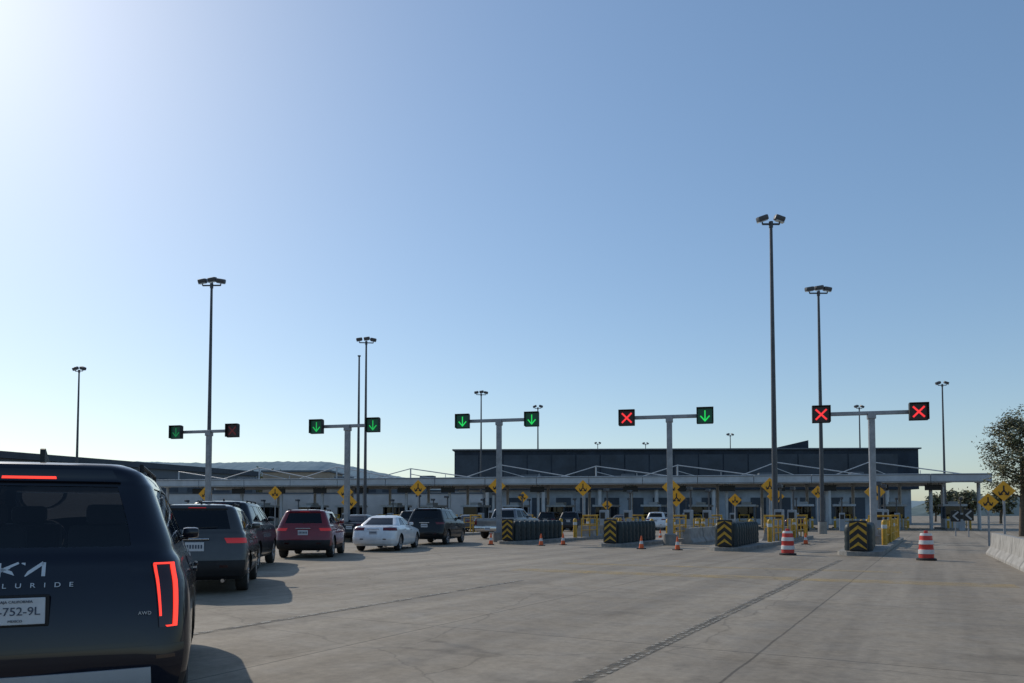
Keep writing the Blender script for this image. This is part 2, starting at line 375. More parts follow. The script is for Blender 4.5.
    if rails and kind=='suv':
        for sg in(-1,1):
            a=S.P(10.2,sg*2.1);b=S.P(10.2,sg*2.85); r=MB(); r.cyl(a+Vector((0,0,.045)),b+Vector((0,0,.045)),.017,n=8)
            for t in(0,.5,1): p=a.lerp(b,t); r.cyl(p+Vector((0,0,-.02)),p+Vector((0,0,.045)),.018,n=8)
            r.obj("roof_rail",M_black,c,smooth=40)
    if kind!='pickup':
        P=S.P(11.5,0); b=MB(); s_=1.5 if big else 1; b.prism([(0,-.07*s_,0),(0,.10*s_,0),(0,-.05*s_,.075*s_),(0,-.065*s_,.07*s_)],(.03,0,0)); b.obj("roof_antenna",M_blk,c,loc=(-.01,P.y+.12,P.z-.012))
    if kind=='suv':
        if not big: P0=S.P(7.25,0);P1=S.P(7.35,.62);b=MB();b.cyl(P0+Vector((0,-.03,0)),P1+Vector((0,-.03,0)),.009,.005,n=6);b.cyl(P0,P0+Vector((0,-.04,0)),.022,n=8);b.obj("rear_wiper",M_blk,c)
        patch(S,"roof_spoiler",((9.05,-1.02,1.02),(9.9,-1.0,1.0)),.035,pm,c,4,10,.05)
        patch(S,"high_brake_light",((9.3,-.30,.30),(9.5,-.30,.30)),.042,lights,c,2,4,.02)
    b=MB(); b.cyl((.5,-.0,.27*H/1.75),(.5,.25,.27*H/1.75),.035,n=10); b.obj("exhaust_pipe",M_chrome,c)
    wp=wheel_proto(wr,rim or M_rim); first=True
    for yy in(ya,yb):
        for sg in(-1,1):
            if first: wp.parent=c; wp.location=(sg*(W/2-.135),yy,wr); wp.rotation_euler=(0,0,math.pi if sg<0 else 0); first=False
            else: clone(wp,(sg*(W/2-.135),yy,wr),math.pi if sg<0 else 0,parent=c)
    return c,S

navy=paint("navy_paint",(.0018,.004,.013),.0,.3,coat=.8,spec=.10)
grey=paint("charcoal_paint",(.042,.041,.041),.25,coat=.8,spec=.4)
blk=paint("black_paint",(.004,.005,.007),.0,coat=.5,spec=.2)
slate=paint("slate_paint",(.012,.017,.024),.1,coat=.6,spec=.2)
redp=paint("red_paint",(.18,.008,.014),.15,spec=.4)
whitep=paint("white_paint_car",(.70,.71,.72),.05)
silverp=paint("silver_paint",(.16,.165,.18),.4)
def fx(px,d): return (px-512)/F*d
k,S=car("car",'big',5.0,1.93,1.865,navy,(fx(18,4.62),4.62),-22,"large dark navy SUV with lit vertical brake lights seen from behind",glass=glassmat("clear_car_glass",(.88,.90,.92)),rearglass=glassmat("rear_tint",(.62,.66,.70)),tl=False,lights=M_brake,plate=False,rim=M_rimd,wr=.39)
for sg in(1,-1):
    def rg(a,b): return (a,b) if sg>0 else (-b,-a)
    v0,v1=S.vz(.77),S.vz(1.18)
    lens=patch(S,"tail_light",((v0,*rg(1.19,1.48)),(v1,*rg(1.22,1.62))),.012,M_lensd,k,8,8,.03)
    for (va,a,b),(vb,a2,b2) in (((v0,1.39,1.46),(v1,1.52,1.60)),((S.vz(.84),1.205,1.232),(S.vz(1.165),1.23,1.27)),((S.vz(1.168),1.23,1.59),(v1,1.24,1.60)),((v0,1.30,1.44),(S.vz(.780),1.28,1.44))):
        st=patch(S,"light_strip",((va,*rg(a,b)),(vb,*rg(a2,b2))),.020,M_brake,k,6,5,.012); st.parent=lens
def ry(z): return S.P(S.vz(z),0).y
tl_=math.atan2(S.P(S.vz(1.12),0).y-S.P(S.vz(.95),0).y,.17)
lg=MB(); w=.020
for a,b in (((0,0),(0,.085)),((.012,.04),(.085,.085)),((.012,.045),(.10,0)),((.11,0),(.11,.085)),((.115,.0),(.20,.085)),((.205,.085),(.205,.0)),):
    lg.stroke((a[0]*1.15-.12,a[1]*.9),(b[0]*1.15-.12,b[1]*.9),w,0,.008)
lg.obj("brand_emblem",M_emb,k,loc=(0.01,ry(1.165)-.016,1.122),rot=(-tl_,0,0))
text("model_lettering","TELLURIDE",.042,M_emb,k,(.0,ry(1.06)-.010,1.062),.003,2.7,rot=(R(90)-tl_,0,0),sx=1.2)
text("trim_badge","AWD",.030,M_emb,k,(.70,ry(.86)+.022,.868),.003,1.1)
b=MB(); b.box((0,0,0),(.31,.012,.16),bev=.005)
pl=b.obj("number_plate",M_plate,k,loc=(.0,ry(.91)-.03,.915))
text("plate_characters","Y-752-9L",.070,M_plateink,pl,(0,-.008,-.002),.002)
text("plate_caption","BAJA CALIFORNIA",.022,M_plateink,pl,(0,-.008,.057),.002)
text("plate_caption","MEXICO",.02,M_plateink,pl,(0,-.008,-.058),.002)
b=MB(); b.box((0,0,0),(.35,.02,.195),bev=.01); b.obj("plate_frame",M_black,k,loc=(.0,ry(.91)-.014,.915))
patch(S,"skid_plate",((.6,-.98,.98),(2.05,-1.0,1.0)),.03,M_silver,k,5,14,.04)

car("car",'suv',4.35,1.84,1.70,grey,(fx(195,14.2),14.2),-15,"charcoal grey compact SUV with dim red tail lights, silver badge",lights=M_brake2,rearglass=M_glassd)
car("car",'suv',4.6,1.9,1.86,slate,(fx(216,19.9),19.9),-9,"tall dark slate SUV ahead of the grey one",rearglass=M_glassd,clad=False)
car("car",'suv',4.4,1.86,1.66,redp,(fx(303,25.9),25.9),-5,"deep red crossover SUV with roof rails",lights=M_brake2,rearglass=M_glassd)
car("car",'sedan',4.8,1.83,1.445,whitep,(fx(373,30.7),30.7),6,"white four-door sedan with red tail lights",clad=False,wr=.33)
car("car",'suv',4.7,1.92,1.80,blk,(fx(424,37),37),11,"black SUV waiting by the gantry post",rearglass=M_glassd,clad=False)
car("car",'sedan',4.7,1.83,1.48,blk,(fx(349,41),41),5,"black sedan half hidden behind the white sedan",clad=False,wr=.33)
car("car",'suv',4.6,1.86,1.72,grey,(fx(409,47),47),12,"dark grey SUV farther up the queue",rearglass=M_glassd)
car("pickup_truck",'pickup',5.75,1.96,1.88,silverp,(fx(488,46),46),26,"grey crew cab pickup truck beside the crash cushion",cat="pickup truck",clad=False,wr=.39)
for px,d,kd,pm_,hd,lb in ((568,66,'suv',slate,20,"dark SUV stopped at an inspection booth"),(617,72,'sedan',silverp,22,"silver sedan stopped at an inspection booth"),(545,72,'suv',blk,20,"black SUV stopped at an inspection booth"),(462,64,'sedan',grey,15,"grey sedan approaching an inspection booth"),(300,60,'suv',silverp,5,"silver SUV in a far lane under the canopy"),(655,70,'suv',whitep,22,"white SUV leaving an inspection booth"),(795,66,'sedan',blk,24,"black sedan parked under the canopy")):
    car("car",kd,4.6,1.85,1.7 if kd=='suv' else 1.45,pm_,(fx(px,d),d),hd,lb,clad=False,detail=False)

# ---------------------------------------------------------------- ground
TH=R(29)
def ground_mat():
    m=bpy.data.materials.new("concrete_paving"); m.use_nodes=True; nt=m.node_tree; N=nt.nodes; Lk=nt.links; b=N["Principled BSDF"]
    tc=N.new("ShaderNodeTexCoord"); mp=N.new("ShaderNodeMapping"); mp.inputs["Rotation"].default_value=(0,0,TH); mp.inputs["Location"].default_value=(1.7,2.2,0); Lk.new(tc.outputs["Object"],mp.inputs["Vector"])
    def noise_(sc,det=5,vec=None,rough=.6):
        n=N.new("ShaderNodeTexNoise"); n.inputs["Scale"].default_value=sc; n.inputs["Detail"].default_value=det; n.inputs["Roughness"].default_value=rough; Lk.new(vec or mp.outputs["Vector"],n.inputs["Vector"]); return n
    def ramp(i,p0,c0,p1,c1):
        r=N.new("ShaderNodeValToRGB"); r.color_ramp.elements[0].position=p0;r.color_ramp.elements[1].position=p1
        r.color_ramp.elements[0].color=(*c0,1);r.color_ramp.elements[1].color=(*c1,1); Lk.new(i,r.inputs["Fac"]); return r
    def mul(a,bb,f=1.0):
        x=N.new("ShaderNodeMix"); x.data_type='RGBA'; x.blend_type='MULTIPLY'; x.inputs["Factor"].default_value=f; Lk.new(a,x.inputs["A"]); Lk.new(bb,x.inputs["B"]); return x.outputs["Result"]
    big=ramp(noise_(.11,6).outputs["Fac"],.3,(.285,.242,.185),.7,(.38,.325,.25))
    fine=ramp(noise_(9,8,rough=.75).outputs["Fac"],.3,(.74,.74,.74),.7,(1.10,1.10,1.10))
    c=mul(big.outputs["Color"],fine.outputs["Color"])
    st=N.new("ShaderNodeMapping"); st.inputs["Scale"].default_value=(1.1,.035,1); Lk.new(mp.outputs["Vector"],st.inputs["Vector"])
    tr=ramp(noise_(1.0,4,st.outputs["Vector"]).outputs["Fac"],.40,(.70,.695,.69),.62,(1,1,1)); c=mul(c,tr.outputs["Color"],.8)
    sp=ramp(noise_(.55,4).outputs["Fac"],.28,(.55,.54,.53),.44,(1,1,1)); c=mul(c,sp.outputs["Color"],.6)
    sp2=ramp(noise_(2.6,5).outputs["Fac"],.36,(.80,.79,.78),.5,(1,1,1)); c=mul(c,sp2.outputs["Color"],.7)
    vo=N.new("ShaderNodeTexVoronoi"); vo.inputs["Scale"].default_value=1.3; Lk.new(mp.outputs["Vector"],vo.inputs["Vector"])
    dr=ramp(vo.outputs["Distance"],.02,(.5,.5,.5),.08,(1,1,1)); c=mul(c,dr.outputs["Color"],.4)
    cw=N.new("ShaderNodeVectorMath"); cw.operation='MULTIPLY_ADD'; cw.inputs[1].default_value=(.9,.9,0); n4=noise_(.7,5); Lk.new(n4.outputs["Color"],cw.inputs[0]); Lk.new(mp.outputs["Vector"],cw.inputs[2])
    v2=N.new("ShaderNodeTexVoronoi"); v2.feature='DISTANCE_TO_EDGE'; v2.inputs["Scale"].default_value=.16; Lk.new(cw.outputs["Vector"],v2.inputs["Vector"])
    cr=ramp(v2.outputs["Distance"],.001,(.55,.54,.53),.004,(1,1,1)); c=mul(c,cr.outputs["Color"],.6)
    wv=noise_(.8,3); ad=N.new("ShaderNodeVectorMath"); ad.operation='MULTIPLY_ADD'; ad.inputs[1].default_value=(.05,.05,0); Lk.new(wv.outputs["Color"],ad.inputs[0]); Lk.new(mp.outputs["Vector"],ad.inputs[2])
    br=N.new("ShaderNodeTexBrick"); br.offset=0.0; br.inputs["Scale"].default_value=1; br.inputs["Mortar Size"].default_value=.02; br.inputs["Mortar Smooth"].default_value=.6
    br.inputs["Brick Width"].default_value=4.2; br.inputs["Row Height"].default_value=5.4; br.inputs["Color1"].default_value=(1,1,1,1); br.inputs["Color2"].default_value=(.88,.88,.88,1); br.inputs["Mortar"].default_value=(.42,.41,.40,1)
    Lk.new(ad.outputs["Vector"],br.inputs["Vector"]); c=mul(c,br.outputs["Color"],.9)
    Lk.new(c,b.inputs["Base Color"])
    rr=ramp(noise_(1.5,5).outputs["Fac"],.3,(.62,)*3,.7,(.88,)*3); Lk.new(rr.outputs["Color"],b.inputs["Roughness"]); b.inputs["Specular IOR Level"].default_value=.3
    bp=N.new("ShaderNodeBump"); bp.inputs["Strength"].default_value=.35; bp.inputs["Distance"].default_value=.012; Lk.new(noise_(22,6,rough=.8).outputs["Fac"],bp.inputs["Height"]); Lk.new(bp.outputs["Normal"],b.inputs["Normal"])
    return m
gm=bpy.data.meshes.new("ground"); gm.from_pydata([(-4000,-60,0),(4000,-60,0),(4000,6000,0),(-4000,6000,0)],[],[(0,1,2,3)]); gm.materials.append(ground_mat())
g=bpy.data.objects.new("ground",gm); col.objects.link(g); g["kind"]="structure"
M_mark=wornmat("worn_marking",(.46,.43,.37),.36,.56,11,.65)
M_markd=wornmat("worn_marking_dark",(.10,.095,.082),.35,.6,3,.7)
M_marky=wornmat("worn_yellow_marking",(.50,.36,.15),.36,.68,1.8,.62)
def line(p0,p1,w,dash,gap,mt,name,z=.004,double=0,round_=False):
    p0=Vector(p0);p1=Vector(p1);d=(p1-p0);Ln=d.length;d.normalize();n=Vector((-d.y,d.x)); b=MB();t=0
    while t<Ln:
        e=min(t+dash,Ln)
        for o_ in((-double/2,double/2) if double else (0,)):
            jit=random.uniform(-.012,.012) if round_ else 0
            a=p0+d*t+n*(o_+jit);c_=p0+d*e+n*(o_+jit)
            if random.random()>(.08 if round_ else 0):
                q=[a-n*w/2,c_-n*w/2,c_+n*w/2,a+n*w/2]
                b.bm.faces.new([b.bm.verts.new((v.x,v.y,z)) for v in q])
        t+=dash+gap
    o=b.obj(name,mt); o["kind"]="structure"; return o
D=Vector((math.sin(TH),math.cos(TH)))
A=Vector((.56,6.8)); line(A-D*5,A+D*21,.17,30,1,M_markd,"lane_marking_base",.004)
line(A-D*5,A+D*21,.04,.085,.075,M_mark,"lane_marking",.008,double=.10,round_=True)
B=Vector((fx(200,9.7),9.7)); B2=Vector((fx(450,14.8),14.8)); DB=(B2-B).normalized()
line(B-DB*4,B2+DB*3,.16,40,1,M_markd,"lane_marking_base",.004)
line(B-DB*4,B2+DB*3,.08,.16,.08,M_mark,"lane_marking",.008,round_=True)
Y0=Vector((fx(515,20.8),20.8));Y1=Vector((fx(1015,16),16)); line(Y0,Y1,.85,60,1,M_marky,"stop_line_marking",.004)
Y2=Vector((fx(560,23.5),23.5));Y3=Vector((fx(900,19.8),19.8)); line(Y2,Y3,.45,60,1,M_marky,"yellow_marking",.004)

# ---------------------------------------------------------------- lamps
HLT=18.6
def lamp_proto(heads):
    t=thing("street_lamp","x","street lamp",group="tall floodlight poles around the plaza")
    b=MB(); b.cyl((0,0,0),(0,0,.9),.32,.32,14); b.obj("pole_base",M_concd,t,smooth=40)
    b=MB(); b.cyl((0,0,.9),(0,0,HLT-.2),.17,.085,14); b.cyl((0,0,.9),(0,0,.95),.27,.27,14); b.obj("pole",M_poled,t,smooth=40)
    if heads==1:
        b=MB(); b.box((0,0,HLT-.15),(.30,.22,.14),bev=.03); b.obj("lamp_head",M_poled,t); return t
    b=MB(); wd=.50 if heads==2 else .68
    b.box((0,0,HLT-.25),(wd*2,.09,.09)); b.cyl((0,0,HLT-.45),(0,0,HLT-.10),.12,n=10); b.obj("cross_arm",M_poled,t)
    xs=[-wd,wd] if heads==2 else [-wd,0.05,wd]
    for i,x in enumerate(xs):
        h=MB(); tilt=R(20 if heads==2 else 10)*(-1 if x>0.2 else 1)
        mt=Matrix.Rotation(-tilt,4,'Y')@Matrix.Rotation(R(14),4,'X')
        h.box((0,0,.08),(.60,.52,.32),bev=.09,mtx=mt); 
        h.box((0,0,-.09),(.48,.42,.06),m=1,mtx=mt)
        h.cyl((0,0,-.25),(0,0,.0),.04,n=6)
        h.obj("lamp_head",[M_poled,M_led],t,loc=(x,0,HLT+(.1 if i==1 and heads==3 else 0)),smooth=30)
    return t
protos={n:lamp_proto(n) for n in(1,2,3)}; used={1:False,2:False,3:False}
LP=[(775,44,2,1,"tall dark floodlight pole with two angled lamp heads"),(822,58,3,1,"dark floodlight pole with three lamp heads"),(208,56,3,1,"dark floodlight pole with three lamp heads"),
 (365,75,3,1,"floodlight pole with three heads near the canopy"),(358,80,1,.98,"thin plain pole beside a taller floodlight pole"),(481,108,3,1,"distant floodlight pole behind the canopy"),(538,122,2,1,"distant thin floodlight pole behind the canopy"),
 (76,90,2,1,"distant floodlight pole above the long roof"),(945,100,2,1,"distant floodlight pole beyond the roof end"),(861,122,2,1,"distant floodlight pole behind the dark building"),
 (598,185,2,1,"far small floodlight pole over the roof"),(646,190,2,1.02,"far small floodlight pole over the roof"),(731,165,2,1,"far small floodlight pole over the roof")]
for px,d,hd,sc,lb in LP:
    pr=protos[hd]; loc=(fx(px,d),d,0)
    if used[hd]: o=clone(pr,loc,R(random.uniform(-12,12)),label=lb)
    else: o=pr; o.location=loc; o["label"]=lb; used[hd]=True
    o.scale=(1,1,sc)

# ---------------------------------------------------------------- lane signal gantries
def gantry(px,d,H,xl,xr,st,label):
    X=fx(px,d); rz=-R(14); t=thing("lane_signal_gantry",label,"lane signal",(X,d,0),rz,"overhead lane signals")
    s=d/F/math.cos(R(12)); al=(xl-px)*s; ar=(xr-px)*s
    b=MB(); b.cyl((0,0,0),(0,0,.5),.34,n=16); b.obj("footing",M_concd,t,smooth=40)
    b=MB(); b.box((0,0,.5+(H-.5)/2),(.26,.26,H-.5),bev=.03); b.box((0,0,.53),(.5,.5,.05)); b.box((0,0,H-.12),(.34,.34,.30),bev=.02); b.obj("post",M_steel,t)
    b=MB(); b.box(((al+ar)/2,0,H),(ar-al,.16,.17),bev=.02); b.obj("arm",M_steel,t)
    b=MB(); b.box((al,0,H-.02),(.2,.2,.24),bev=.01); b.box((ar,0,H-.02),(.2,.2,.24),bev=.01); b.obj("bracket",M_poled,t)
    for x,c in((al,st[0]),(ar,st[1])):
        b=MB(); b.box((0,0,0),(.76,.16,.76),bev=.02); b.box((0,-.14,.39),(.78,.22,.025)); b.box((-.38,-.14,.02),(.025,.2,.74)); b.box((.38,-.14,.02),(.025,.2,.74))
        sb=b.obj("signal_box",M_blk,t,loc=(x,-.19,H-.03))
        b=MB(); b.box((0,-.085,0),(.67,.012,.67)); b.obj("signal_face",M_greenb if c in 'gGm' else M_redb2,sb)
        b=MB(); y=-.105
        if c in 'gGm':
            b.stroke((0,.24),(0,-.22),.055,y); b.stroke((-.2,-.02),(0,-.25),.06,y-.002); b.stroke((.2,-.02),(0,-.25),.06,y-.004); b.obj("green_arrow",{'g':M_green,'m':M_greenm,'G':M_greend}[c],sb)
        else:
            b.stroke((-.22,-.22),(.22,.22),.08,y); b.stroke((-.22,.22),(.22,-.22),.08,y-.002); b.obj("red_cross",M_red if c=='r' else M_redd,sb)
    return t
gantry(208,45,6.35,174,237,'Gd',"lane signal gantry with dim green arrow and dim red cross")
gantry(347,42,6.33,316,376,'mm',"lane signal gantry with two green arrows")
gantry(499,41.3,6.55,463,533,'gg',"lane signal gantry with two green down arrows")
gantry(670,37,6.2,629,704,'rg',"lane signal gantry with red cross and green arrow")
gantry(873,34.5,6.05,826,914,'rr',"lane signal gantry with two red crosses")

# ---------------------------------------------------------------- islands, cushions
ISL=[(12.3,27.4),(8.5,31.0),(4.36,34.9),(-.35,38.0),(-7.8,47.5),(-14.5,54)]
def island(x,y,L=20,w=1.5):
    o=MB(); n=6; pts=[]
    for i in range(n+1): a=math.pi+math.pi*i/n; pts.append((w/2*math.cos(a),w/2+w/2*math.sin(a)))
    pts+= [(w/2,L),(-w/2,L)]
    o.prism([(p[0],p[1],0) for p in pts],(0,0,.15)); ob=o.obj("traffic_island",M_concd,loc=(x,y,0),rz=-TH)
    meta(ob,"raised concrete traffic island with kerb between lanes","traffic island","traffic islands between the lanes"); return ob
cush=None
def cushion():
    t=thing("crash_cushion","dark ribbed crash cushion with yellow and black chevron nose","crash cushion",group="crash cushions ahead of the islands")
    b=MB(); b.box((0,.12,.72),(.60,.16,1.10),bev=.05); nose=b.obj("nose",M_blk,t)
    b=MB()
    for k in range(-1,4):
        z=.18+k*.30
        for sg in(-1,1):
            lo=lambda v:min(max(v,.22),1.22)
            pts=[(0,lo(z+.20)),(sg*.28,lo(z-.04)),(sg*.28,lo(z+.08)),(0,lo(z+.32))]
            if pts[3][1]-pts[0][1]>.02 or pts[2][1]-pts[1][1]>.02: b.prism([(p[0],.036,p[1]) for p in pts],(0,-.006,0))
    b.obj("chevron_stripes",M_yel,nose)
    for k in range(10):
        b=MB(); y=.52+k*.60
        for sg in(-1,1):
            b.lathe([(.20,.17),(.215,.30),(.195,.42),(.215,.55),(.195,.68),(.215,.82),(.20,.98),(.17,1.10),(.08,1.15),(.001,1.155)],14,T=Matrix.Translation((sg*.27,y,0)))
        b.box((0,y+.0,.55),(.30,.58,.7),m=1)
        b.obj("cushion_bay",[M_rib,M_ribc],t,smooth=60)
    b=MB(); b.box((0,3.3,.155),(.5,6.2,.03)); b.obj("base_rail",M_steel,t)
    return t
for i,(x,y) in enumerate(ISL):
    island(x,y,20)
    if i<4:
        if cush is None: cush=cushion(); c=cush; c.location=(x+.2*D.x,y+.2*D.y,.0); c.rotation_euler=(0,0,-TH*.9)
        else: clone(cush,(x+.2*D.x,y+.2*D.y,.0),-TH*.9)
def at(i,s,o=0): x,y=ISL[i]; return (x+D.x*s+D.y*o,y+D.y*s-D.x*o)
def bollard():
    b=MB(); b.lathe([(.11,0),(.11,.98),(.09,1.06),(.04,1.10),(.001,1.11)],14); o=b.obj("bollard",M_yel,smooth=50)
    meta(o,"yellow steel bollard on a traffic island","bollard","yellow bollards on the islands")
    b=MB(); b.lathe([(.113,.72),(.115,.74),(.115,.86),(.113,.88)],14); b.obj("reflective_band",M_refl,o,smooth=50); return o
bo=bollard(); first=True
for i in range(6):
    for s,o in ((7.4,-.45),(7.4,.45),(11.5,-.5),(14.5,.45),(16.5,-.5),(19.3,-.4),(19.3,.4)):
        p=at(i,s,o)
        if first: bo.location=(*p,.15); first=False
        else: clone(bo,(*p,.15))
def railing(H=1.1):
    t=thing("guard_railing","yellow tubular guard railing on a traffic island","railing",group="yellow guard railings on the islands")
    for x in(0,1.2,2.4): b=MB(); b.cyl((0,x,0),(0,x,H),.035,n=8); b.obj("post",M_yel,t)
    for z in(.4,.75,1.08): b=MB(); b.cyl((0,-.03,z),(0,2.43,z),.028,n=8); b.obj("rail",M_yel,t)
    return t
ra=railing(); first=True
for i in range(6):
    for s,o in((8.2,.5),(12.2,.5),(15.5,.5)):
        p=at(i,s,o)
        if first: ra.location=(*p,.15); ra.rotation_euler=(0,0,-TH); first=False
        else: clone(ra,(*p,.15),-TH)
def jersey(L=3.0):
    b=MB(); pr=[(-.30,0),(-.30,.08),(-.16,.30),(-.09,.80),(.09,.80),(.16,.30),(.30,.08),(.30,0)]
    b.prism([(p[0],0,p[1]) for p in pr],(0,L,0)); o=b.obj("concrete_barrier",M_conc)
    return meta(o,"pale concrete jersey barrier section","concrete barrier","concrete barrier sections along the lanes")
je=jersey(); first=True
WD=Vector((4.5,8.9)).normalized(); wr_=-math.atan2(4.5,8.9)
jl=[]
p=Vector((13.9,20.6))-WD*9.2
for k in range(6): q=p+WD*3.04*k; jl.append((q.x,q.y,wr_))
for i,(s0,n,o) in {1:(9,3,.0),2:(10,3,.3),0:(9,2,.2),3:(9,3,0)}.items():
    for k in range(n): q=at(i,s0+3.05*k,o); jl.append((q[0],q[1],-TH))
for k in range(5): jl.append((fx(690,33)+k*1.35+1,38+k*2.7,-R(26)))
for (x,y,r) in jl:
    if first: je.location=(x,y,0); je.rotation_euler=(0,0,r); first=False
    else: clone(je,(x,y,0),r)
def cabinet():
    t=thing("reader_pedestal","grey reader pedestal with dark screen on island","reader pedestal",group="reader pedestals on the islands")
    b=MB(); b.box((0,0,.8),(.45,.6,1.6),bev=.04); b.obj("housing",M_mid,t)
    b=MB(); b.box((0,-.305,1.25),(.32,.012,.4)); b.obj("screen",M_blk,t)
    b=MB(); b.cyl((.0,.5,0),(.0,.5,2.9),.06,n=8); b.box((0,.35,2.9),(.25,.5,.2),bev=.03); b.obj("camera_mast",M_poled,t); return t
cb_=cabinet(); first=True
for i in range(6):
    for s in (13.2,17.5):
        p=at(i,s,-.1)
        if first: cb_.location=(*p,.15); cb_.rotation_euler=(0,0,-TH); first=False
        else: clone(cb_,(*p,.15),-TH)
def hoop():
    t=thing("hoop_barrier","low yellow steel hoop barrier beside a lane","hoop barrier",group="yellow hoop barriers along the lanes")
    b=MB()
    for x in(-.45,.45): b.cyl((x,0,0),(x,0,1.25),.05,n=8)
    b.cyl((-.5,0,1.25),(.5,0,1.25),.05,n=8); b.cyl((-.45,0,.65),(.45,0,.65),.035,n=8); b.obj("hoop",M_yel,t)
    for x in(-.45,.45): b=MB(); b.cyl((x,0,0),(x,0,.03),.11,n=10); b.obj("foot_plate",M_steel,t)
    return t
gf=hoop(); first=True
for i in range(6):
    for s in(10.4,18.6):
        p=at(i,s,.1)
        if first: gf.location=(*p,.15); gf.rotation_euler=(0,0,-TH); first=False
        else: clone(gf,(*p,.15),-TH)
def cone():
    t=thing("traffic_cone","orange traffic cone with white reflective band","traffic cone",group="orange traffic cones near the cushions")
    b=MB(); b.box((0,0,.02),(.31,.31,.04),bev=.01); b.obj("base",M_blk,t)
    b=MB(); b.lathe([(.11,.04),(.082,.22),(.06,.35),(.025,.56),(.001,.565)],16,ms=[0,1,0,0]); b.obj("cone_body",[M_orange,M_refl],t,smooth=50); return t
co=cone(); first=True
for px,d in((491,37.5),(541,36.5),(563,37.2),(641,33.0),(677,32),(520,52),(805,38),(660,46)):
    if first: co.location=(fx(px,d),d,0); first=False
    else: clone(co,(fx(px,d),d,0),random.random())
def drum():
    t=thing("traffic_drum","red and white striped traffic drum on black base","traffic drum",group="striped traffic drums")
    b=MB(); b.lathe([(.30,0),(.30,.06),(.25,.08)],20); b.obj("base",M_blk,t)
    b=MB(); pr=[(.225,.08),(.225,.20),(.24,.21),(.23,.35),(.215,.37),(.21,.50),(.22,.52),(.205,.65),(.19,.67),(.185,.80),(.16,.88),(.001,.89)]
    b.lathe(pr,22,ms=[0,0,1,0,0,0,1,0,0,1,0]); b.obj("drum_body",[M_redb,M_refl],t,smooth=30)
    b=MB(); b.box((0,0,.92),(.14,.05,.09),bev=.02); b.obj("handle",M_redb,t); return t
dr=drum(); dr.location=(fx(787,28.2),28.2,0); clone(dr,(fx(925,25),25,0),.4)
# ---------------------------------------------------------------- yellow diamond signs
def dsign(x,y,zc,size,rz,label,two_=False,post=True):
    t=thing("warning_sign",label,"warning sign",(x,y,0),rz,"yellow diamond warning signs")
    if post: b=MB(); b.cyl((0,.05,0),(0,.05,zc+size*.3),.045,n=8); b.obj("post",M_steel,t)
    for k in range(2 if two_ else 1):
        h=size/2; xo=.35*k; zo=-.62*size*k; yo=-.03*k
        b=MB(); b.prism([(xo,yo,zc+h+zo),(xo+h,yo,zc+zo),(xo,yo,zc-h+zo),(xo-h,yo,zc+zo)],(0,.02,0)); pn=b.obj("sign_panel",M_sign,t)
        b=MB(); y0=yo-.008
        z=zc+zo
        b.stroke((xo,z+h*.05),(xo,z+h*.5),h*.13,y0,.005)
        for sg in(-1,1):
            b.stroke((xo,z+h*.05),(xo+sg*h*.35,z-h*.38),h*.13,y0-.001*sg-.002,.005)
            b.stroke((xo+sg*h*.35,z-h*.38),(xo+sg*h*.42,z-h*.08),h*.10,y0-.004-.001*sg,.004); b.stroke((xo+sg*h*.35,z-h*.38),(xo+sg*h*.10,z-h*.30),h*.10,y0-.007-.001*sg,.004)
        b.obj("sign_symbol",M_blk,pn)
    return t
def sz(y,d): return CH+(HY-y)/F*d
for px,y,d,s,tw in ((205,494,62,1.15,0),(275,493,62,1.15,0),(345,492,60,1.3,1),(418,488,58,1.25,0),(497,486,56,1.25,0),(523,497,66,.95,0),(583,488,54,1.15,0),(671,487,50,1.15,1),(735,500,56,.95,0),(770,486,50,1.1,1),(875,492,42,1.1,0),(607,505,66,.9,0),(818,492,60,1.0,0)):
    dsign(fx(px,d),d,sz(y,d),s,-R(8),"yellow diamond lane warning sign with black split arrow",two_=bool(tw))
dsign(fx(988,36),36,sz(502,36),.85,R(-35),"tilted yellow diamond sign behind the barrier wall")
dsign(fx(1004,30),30,sz(491,30),.8,R(-25),"yellow diamond sign behind the barrier wall")
for px,y,d in((955,516,52),(968,515,50)):
    t=thing("chevron_sign","black chevron board with white arrow","chevron sign",(fx(px,d),d,0),R(-20),"chevron boards at the road bend")
    z=sz(y,d); b=MB(); b.cyl((0,.06,0),(0,.06,z+.4),.04,n=8); b.obj("post",M_steel,t)
    b=MB(); b.box((0,0,z),(.6,.03,.75),bev=.01); b.obj("board",M_blk,t)
    b=MB(); b.stroke((.15,z+.27),(-.14,z),.10,-.03,.01); b.stroke((-.14,z),(.15,z-.27),.10,-.032,.01); b.obj("chevron",M_white,t)

# ---------------------------------------------------------------- canopy & booths
CA=Vector((-40,86,0)); CB=Vector((45,72,0)); cd=(CB-CA); CL=cd.length; crz=math.atan2(cd.y,cd.x)
ct=thing("canopy","long pale flat inspection canopy with steel struts and columns","canopy",CA,crz)
b=MB(); b.box((CL/2,6.3,5.0),(CL,12,.35)); b.obj("roof_deck",M_soffit,ct)
nf=16; fl=(CL+.2)/nf
for i in range(nf): b=MB(); b.box((-.1+fl*(i+.5),.15,4.92),(fl-.05,.28,.85),bev=.03); b.obj("fascia_panel",M_fascia,ct)
b=MB(); b.box((CL/2,12.45,4.92),(CL+.2,.28,.72)); b.obj("fascia_panel",M_fascia,ct)
b=MB(); b.box((CL/2,-.03,5.25),(CL+.2,.05,.06)); b.obj("fascia_trim",M_soffit,ct)
b=MB(); b.box((CL/2,-.03,4.60),(CL+.2,.05,.04)); b.obj("fascia_trim",M_soffit,ct)
nb=9; bay=CL/nb
